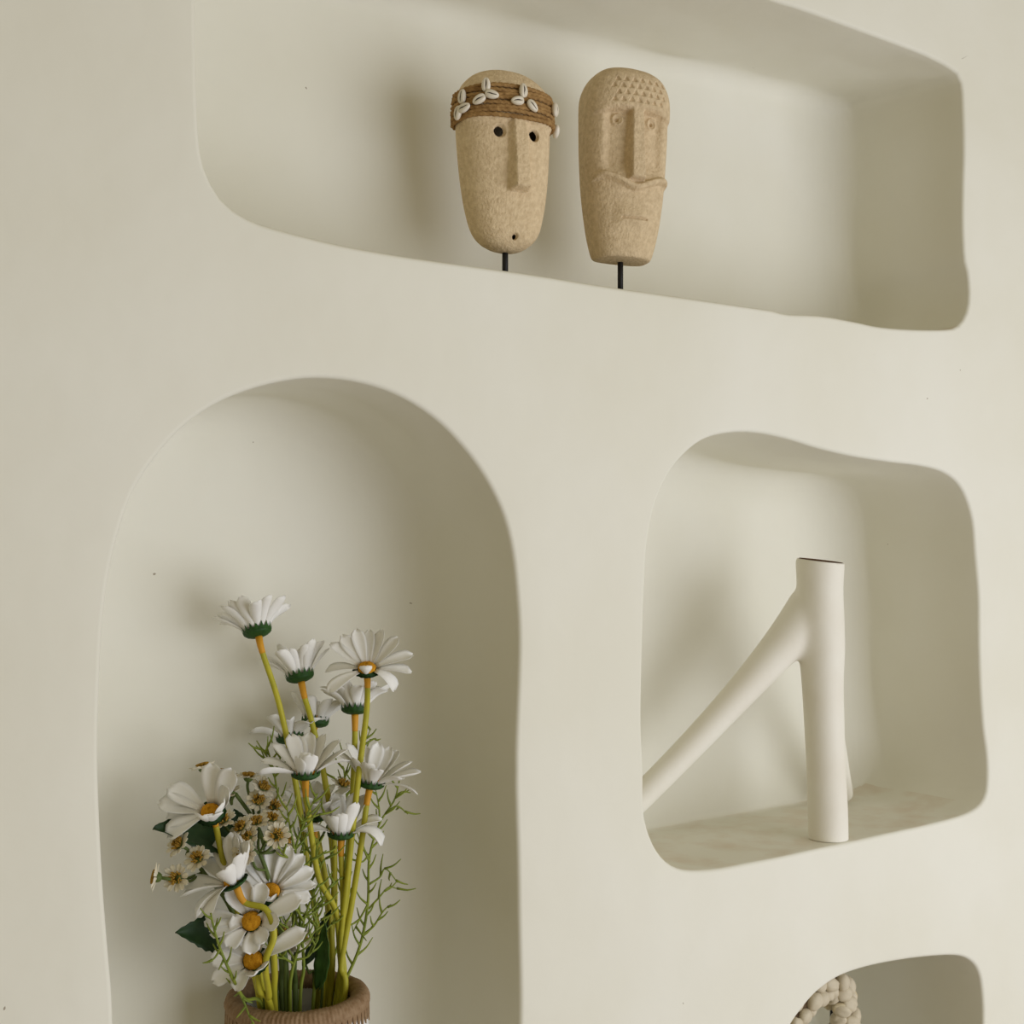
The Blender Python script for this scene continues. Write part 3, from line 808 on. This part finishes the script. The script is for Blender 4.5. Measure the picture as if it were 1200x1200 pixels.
daisy('open white daisy facing forward right of the bent stem', 317,1046,.062,(.06,.68,.72),[(322,1140,.075),(320,1100,.07)],(322,.085),seed=37,L=.037,Wd=.016,
      petals=[(170,10,-15,1),(152,24,-10,1.05),(134,30,-8,1.1),(112,34,-8,1.1),(92,36,-5,1.12),(72,36,-5,1.08),(50,28,-15,1.1),(30,18,-15,1.05),(12,10,-15,1.0),(352,4,-25,.85),(215,60,0,.5),(250,74,10,.4),(285,72,10,.38),(318,50,0,.42)])
daisy('white daisy with a big orange centre, second lowest at the left', 295,1080,.035,(-.05,.50,.86),[(306,1150,.06),(299,1115,.05)],(308,.068),seed=41,L=.034,Wd=.019,
      petals=[(176,12,-35,1.2),(196,14,-30,.95),(128,34,-10,.95),(100,36,-10,.95),(70,34,-10,.9),(22,18,-10,1.35),(355,34,-10,.7),(235,30,-40,.68),(278,30,-45,.72),(312,40,-40,.6)])
daisy('lowest white daisy, just above the vase rim at the left', 297,1126,.030,(-.02,.60,.80),[(304,1160,.05)],(302,.058),seed=44,L=.034,Wd=.018,
      petals=[(150,20,-30,.95),(122,40,-5,1.15),(95,42,-5,1.0),(66,40,-5,1.15),(28,16,-10,1.4),(178,14,-20,.95),(205,2,-20,1.0),(250,30,-50,.7),(285,62,-10,.5),(320,60,-5,.55)])

# ---- sprays of small cream daisies
def small_petals(seed):
    V = []; F_ = []; rnd = random.Random(seed); n = 11
    for k in range(n):
        pv, pf = petal_mesh(.0098 * rnd.uniform(.9, 1.1), .0058, R(rnd.uniform(8, 26)), R(-10), .12, k, .15, 0, 4, 4)
        m_ = Matrix.Rotation(2 * math.pi * (k + rnd.uniform(-.15, .15)) / n, 4, 'Z') @ Matrix.Translation((.0045, 0, .0004 * (k % 2)))
        b0 = len(V); V += [m_ @ Vector(v) for v in pv]; F_ += [tuple(b0 + i for i in f) for f in pf]
    return mesh('petals', V, F_, M['cream'])
SP = [small_petals(i) for i in range(3)]
def stamen_mesh():
    V = []; F_ = []; rnd = random.Random(2)
    for i in range(46):
        u = rnd.random(); a = rnd.uniform(0, 6.283); rr = .0058 * math.sqrt(u)
        d = Vector((math.cos(a) * u * .75, math.sin(a) * u * .75, 1)).normalized()
        p0 = Vector((rr * .6 * math.cos(a), rr * .6 * math.sin(a), 0)); p1 = p0 + d * .0058
        tube([p0, p0.lerp(p1, .6), p1], lambda t: .00045 + .00035 * t, 5, vs=V, fs=F_)
    return mesh('stamens', V, F_, M['disc_small'])
STAM = stamen_mesh()
scv = []; scf = []
for k in range(12):
    pass
CUP = dome_mesh('green_cup', .0052, .0060, M['green_stem'], .0)

def spray(label, rim, trunk, heads):
    """trunk: [(px,py,y)...] of the main stem; heads: (px,py,y,axis,join index)"""
    r0, b0 = vase_base(*rim)
    t = thing('small_daisy_spray', label, 'flower spray', b0, 0, 'sprays of small cream daisies')
    main = [b0, r0] + [P(*q) for q in trunk]
    vs, fs = tube([p - b0 for p in catmull(main, 7)], lambda u: .0036 - .0016 * u, 8)
    put('stem', mesh('stem', vs, fs, M['green_stem']), t)
    for i, (px, py, y, axis, j) in enumerate(heads):
        ax = cdir(*axis); h = P(px, py, y); s_ = P(*trunk[j])
        pth = catmull([s_, s_.lerp(h, .5) + Vector((0, 0, -.006)), h - ax * .012, h - ax * .004], 6)
        tt = frame(ax, i * 1.3)
        H = Matrix.Translation(h - b0) @ tt
        hd = put('flower_disc', STAM, t, H)
        put('petals', SP[i % 3], hd)
        put('green_cup', CUP, hd, Matrix.Rotation(math.pi, 4, 'X') @ Matrix.Translation((0, 0, -.0012)))
        vs, fs = tube([p - b0 for p in pth], lambda u: .0013 + .0004 * u, 7)
        put('twig', mesh('twig', vs, fs, M['green_stem']), t)

spray('spray of small cream daisies at the left edge, beside the two dark leaves', (312,.09),
      [(300,1140,.09),(282,1090,.085),(262,1050,.08),(238,1022,.075),(228,1000,.075)],
      [(210,990,.068,(-.55,.55,.6),4),(232,1006,.058,(-.2,.6,.75),4),(207,1029,.066,(-.15,.25,.95),3),(184,1028,.070,(-.93,.2,.2),3)])
spray('tall spray of small cream daisies rising behind the broad-petalled left daisy', (330,.12),
      [(330,1130,.12),(322,1060,.12),(312,1000,.12),(300,965,.12),(276,930,.12)],
      [(238,900,.125,(-.25,.9,-.05),4),(262,907,.14,(.1,.95,-.1),4),(291,911,.120,(.05,.98,.0),3),(308,923,.115,(.5,.7,.45),3),(303,939,.108,(.1,.7,.7),3),(321,945,.105,(.25,.5,.8),2),(268,930,.13,(-.2,.9,.2),4)])
spray('short spray of small cream daisies in front, with one facing the viewer', (336,.09),
      [(334,1120,.085),(322,1060,.075),(312,1020,.068),(304,1000,.066)],
      [(325,979,.050,(.06,.35,.95),3),(283,970,.070,(-.45,.7,.5),3),(301,964,.078,(-.1,.85,.45),3),(290,982,.062,(-.3,.5,.8),3),(287,1000,.045,(-.25,.25,.95),2),(318,960,.082,(.25,.85,.35),3),(262,962,.085,(-.2,.8,.5),3),(334,984,.07,(.6,.6,.4),3)])
spray('faded spray of small cream daisies low among the grass sprigs', (346,.11),
      [(346,1150,.11),(344,1120,.10),(348,1060,.11),(372,990,.13)],
      [(332,1094,.088,(-.2,.5,.8),1),(352,1098,.088,(.4,.5,.7),1),(402,920,.135,(.3,.8,.3),3),(338,1105,.10,(.0,.3,.9),1)])

# ---- feathery green sprigs
def sprig(label, rim, main_px, branches, seed, r=.0017, leaf_len=.021, dense=1.0, bunch=None):
    rnd = random.Random(seed)
    r0, b0 = vase_base(*rim)
    t = thing('grass_sprig', label, 'sprig', b0, 0, 'feathery green sprigs')
    ctrl = [b0, r0] + [P(*q) for q in main_px]
    path = catmull(ctrl, 8)
    vs, fs = tube([p - b0 for p in path], lambda u: r * (1.3 - .8 * u), 7)
    put('stem', mesh('stem', vs, fs, M['sprig']), t)
    def leaflets(pts, step, V, F_):
        L_ = 0; side = 1
        for a, b_ in zip(pts, pts[1:]):
            L_ += (b_ - a).length
            if L_ < step: continue
            L_ = 0; side = -side
            tdir = (b_ - a).normalized()
            lat = (RT * side + FW * rnd.uniform(-.7, .7)).normalized()
            d = (tdir * .85 + lat * rnd.uniform(.5, .9)).normalized(); ll = leaf_len * rnd.uniform(.6, 1.15)
            c1 = b_ + d * ll * .5 + lat * ll * .06; c2 = b_ + d * ll + UP * ll * .16
            tube(catmull([b_, c1, c2], 3), lambda u: .0015 * (1 - .65 * u), 5, vs=V, fs=F_)
    V = []; F_ = []
    leaflets([p - b0 for p in path[18:]], .0085 / dense, V, F_)
    if V: put('leaflets', mesh('leaflets', V, F_, M['sprig']), t)
    for br in branches:
        pts_ = catmull([P(*q) for q in br], 7); pts_ = [p - b0 for p in pts_]
        V, F_ = tube(pts_, lambda u: r * (.85 - .5 * u), 6)
        leaflets(pts_[3:], .0080 / dense, V, F_)
        put('side_branch', mesh('side_branch', V, F_, M['sprig']), t)

sprig('tall feathery green sprig leaning out at the right of the bouquet', (408,.10),
      [(405,1148,.10),(422,1108,.10),(431,1060,.10),(433,1005,.10),(445,965,.10),(462,938,.10),(468,915,.10)],
      [[(426,1095,.10),(438,1085,.095),(449,1068,.09),(458,1060,.09)],[(432,1065,.10),(444,1052,.10),(455,1040,.10),(465,1041,.10)],[(433,1036,.10),(445,1028,.10),(452,1018,.10),(466,1034,.10)],[(433,1010,.10),(424,990,.10),(418,975,.10)],[(445,965,.10),(444,945,.10),(440,925,.10)],[(455,950,.10),(466,945,.10),(478,954,.10)],[(464,932,.10),(472,928,.10),(481,929,.10)],[(431,1060,.10),(420,1080,.10),(414,1092,.10)],[(434,1000,.10),(424,1010,.10),(416,1000,.10)]], 5)
sprig('bright green sprig curling up at the left rim of the vase', (285,.07),
      [(286,1170,.04),(270,1140,.018),(258,1112,.018),(250,1085,.018),(247,1070,.018)],
      [[(258,1112,.018),(252,1122,.018),(245,1128,.018)],[(262,1125,.018),(256,1137,.018)],[(252,1090,.018),(255,1076,.018)],[(270,1142,.018),(284,1170,.035),(292,1190,.028),(300,1204,.026)]], 6, leaf_len=.014)
sprig('feathery sprig with fine leaves left of the middle daisy stems', (345,.12),
      [(346,1120,.115),(340,1040,.115),(330,970,.11),(322,910,.11),(313,876,.11)],
      [[(322,910,.11),(312,885,.11),(300,874,.11)],[(330,965,.11),(322,940,.11)],[(340,1030,.115),(352,1000,.11),(362,965,.10)],[(334,990,.11),(326,968,.1)],[(322,905,.11),(330,885,.11)]], 7, dense=1.2)
sprig('dense green sprig crossing the cup-shaped middle daisy stem', (352,.09),
      [(356,1130,.085),(350,1060,.075),(346,1000,.065),(358,960,.055),(372,930,.052)],
      [[(346,1000,.065),(340,970,.06),(336,945,.06)],[(348,1030,.07),(362,1010,.06),(378,1000,.06)],[(352,965,.056),(366,958,.05),(380,952,.05)],[(350,1060,.07),(338,1040,.07)],[(348,1015,.065),(332,1000,.06),(322,985,.06)]], 8, dense=1.3)
sprig('sprig with dark side leaves showing behind the right-hand daisy', (396,.13),
      [(398,1100,.135),(404,1020,.14),(408,960,.14),(404,910,.14),(402,898,.14)],
      [[(404,910,.14),(410,890,.14)],[(408,960,.14),(416,930,.14),(420,890,.135),(434,855,.13)],[(428,872,.13),(438,866,.13),(443,868,.13)],[(400,925,.14),(392,912,.14)]], 9)
sprig('low tangled green sprig above the vase mouth', (340,.085),
      [(342,1140,.08),(350,1110,.075),(356,1080,.07),(366,1050,.068),(374,1035,.066)],
      [[(350,1110,.075),(340,1092,.07),(330,1075,.068)],[(356,1080,.07),(346,1062,.068),(340,1048,.066)],[(358,1075,.07),(372,1066,.07),(382,1052,.07)],[(352,1105,.075),(364,1098,.07),(376,1078,.07)],[(345,1130,.08),(330,1120,.07),(322,1108,.066)],[(347,1125,.08),(362,1120,.075),(372,1102,.075)]], 10, dense=1.4, leaf_len=.023)
sprig('short green sprig leaning right from behind the middle stems', (368,.10),
      [(372,1130,.095),(370,1070,.09),(364,1010,.085),(370,985,.085)],
      [[(370,1070,.09),(386,1040,.08),(398,1030,.08)],[(366,1030,.088),(380,1008,.08),(392,1000,.08)],[(370,1085,.09),(358,1070,.085)],[(370,1100,.09),(384,1088,.085),(394,1075,.085)]], 11, dense=1.2)

# ---- dark serrated leaves
def leaf_mesh(L, Wd, serr, bend, m_, n=22):
    V = []; F_ = []; cols = 6
    for side in (1, -1):
        for i in range(n + 1):
            s_ = i / n
            wd = Wd * math.sin(math.pi * min(1, s_ * .97 + .02)) ** .75 * (1.15 - .45 * s_)
            if serr and 0 < i < n: wd *= 1 + serr * (1 if i % 2 else -1)
            for k in range(cols + 1):
                v = 2 * k / cols - 1
                z_ = -bend * s_ * s_ + .10 * Wd * abs(v) ** 1.3 + .0008 * math.sin(i * 1.1) * abs(v) + side * .0003
                V.append((L * s_ - (.05 * L * abs(v) * (1 - s_)), v * wd * .5, z_))
    n1 = (n + 1) * (cols + 1)
    for i in range(n):
        for k in range(cols):
            a = i * (cols + 1) + k
            F_.append((a, a + cols + 1, a + cols + 2, a + 1)); F_.append((n1 + a, n1 + a + 1, n1 + a + cols + 2, n1 + a + cols + 1))
    rim_ = [i * (cols + 1) for i in range(n)] + [n * (cols + 1) + k for k in range(cols)] + [i * (cols + 1) + cols for i in range(n, 0, -1)] + [k for k in range(cols, 0, -1)]
    for a, b_ in zip(rim_, rim_[1:] + rim_[:1]): F_.append((a, n1 + a, n1 + b_, b_))
    return mesh('leaf', V, F_, m_)

def leaf_on_stem(label, rim, mids, base_px, tip_px, Wd, m_, face, serr=.06, bend=.008):
    r0, b0 = vase_base(*rim)
    A, B = P(*base_px), P(*tip_px)
    t = thing('leaf_stem', label, 'leaf', b0, 0, 'single leaves in the bouquet')
    path = catmull([b0, r0] + [P(*q) for q in mids] + [A], 8)
    vs, fs = tube([p - b0 for p in path], lambda u: .0018 - .0006 * u, 7)
    put('stem', mesh('stem', vs, fs, M['green_stem']), t)
    x_ = (B - A).normalized(); nz_ = cdir(*face); nz_ = (nz_ - x_ * nz_.dot(x_)).normalized(); y_ = nz_.cross(x_)
    rot = Matrix((x_, y_, nz_)).transposed().to_4x4()
    put('leaf', leaf_mesh((B - A).length, Wd, serr, bend, m_), t, Matrix.Translation(A - b0) @ rot)

leaf_on_stem('dark green serrated leaf under the upper left daisy, its tip pointing left', (310,.11), [(300,1120,.10),(292,1050,.095)], (288,990,.09), (184,966,.075), .050, M['leaf'], (.15,.75,.6))
leaf_on_stem('dark green serrated leaf at the lower left, below the side-turned daisy', (305,.11), [(305,1150,.10)], (296,1098,.085), (211,1091,.065), .046, M['leaf'], (.1,.45,.85))
leaf_on_stem('long glossy strap leaf standing upright above the vase mouth', (378,.105), [], (374,1156,.095), (389,1078,.07), .021, M['leaf2'], (-.45,.1,.85), serr=0, bend=-.01)
leaf_on_stem('dark strap leaf curving behind the glossy upright one', (368,.125), [(362,1140,.12)], (358,1130,.118), (394,1068,.105), .020, M['leaf'], (-.5,.3,.7), serr=0, bend=-.008)
leaf_on_stem('small dark leaf peeping between the small cream daisies', (322,.12), [(312,1080,.115),(300,1010,.11)], (292,988,.105), (275,952,.10), .028, M['leaf'], (.0,.4,.9))
leaf_on_stem('dark green leaf hidden behind the forward-facing lower daisies', (325,.115), [(320,1120,.11)], (312,1080,.105), (268,1020,.10), .034, M['leaf'], (.0,.4,.9))
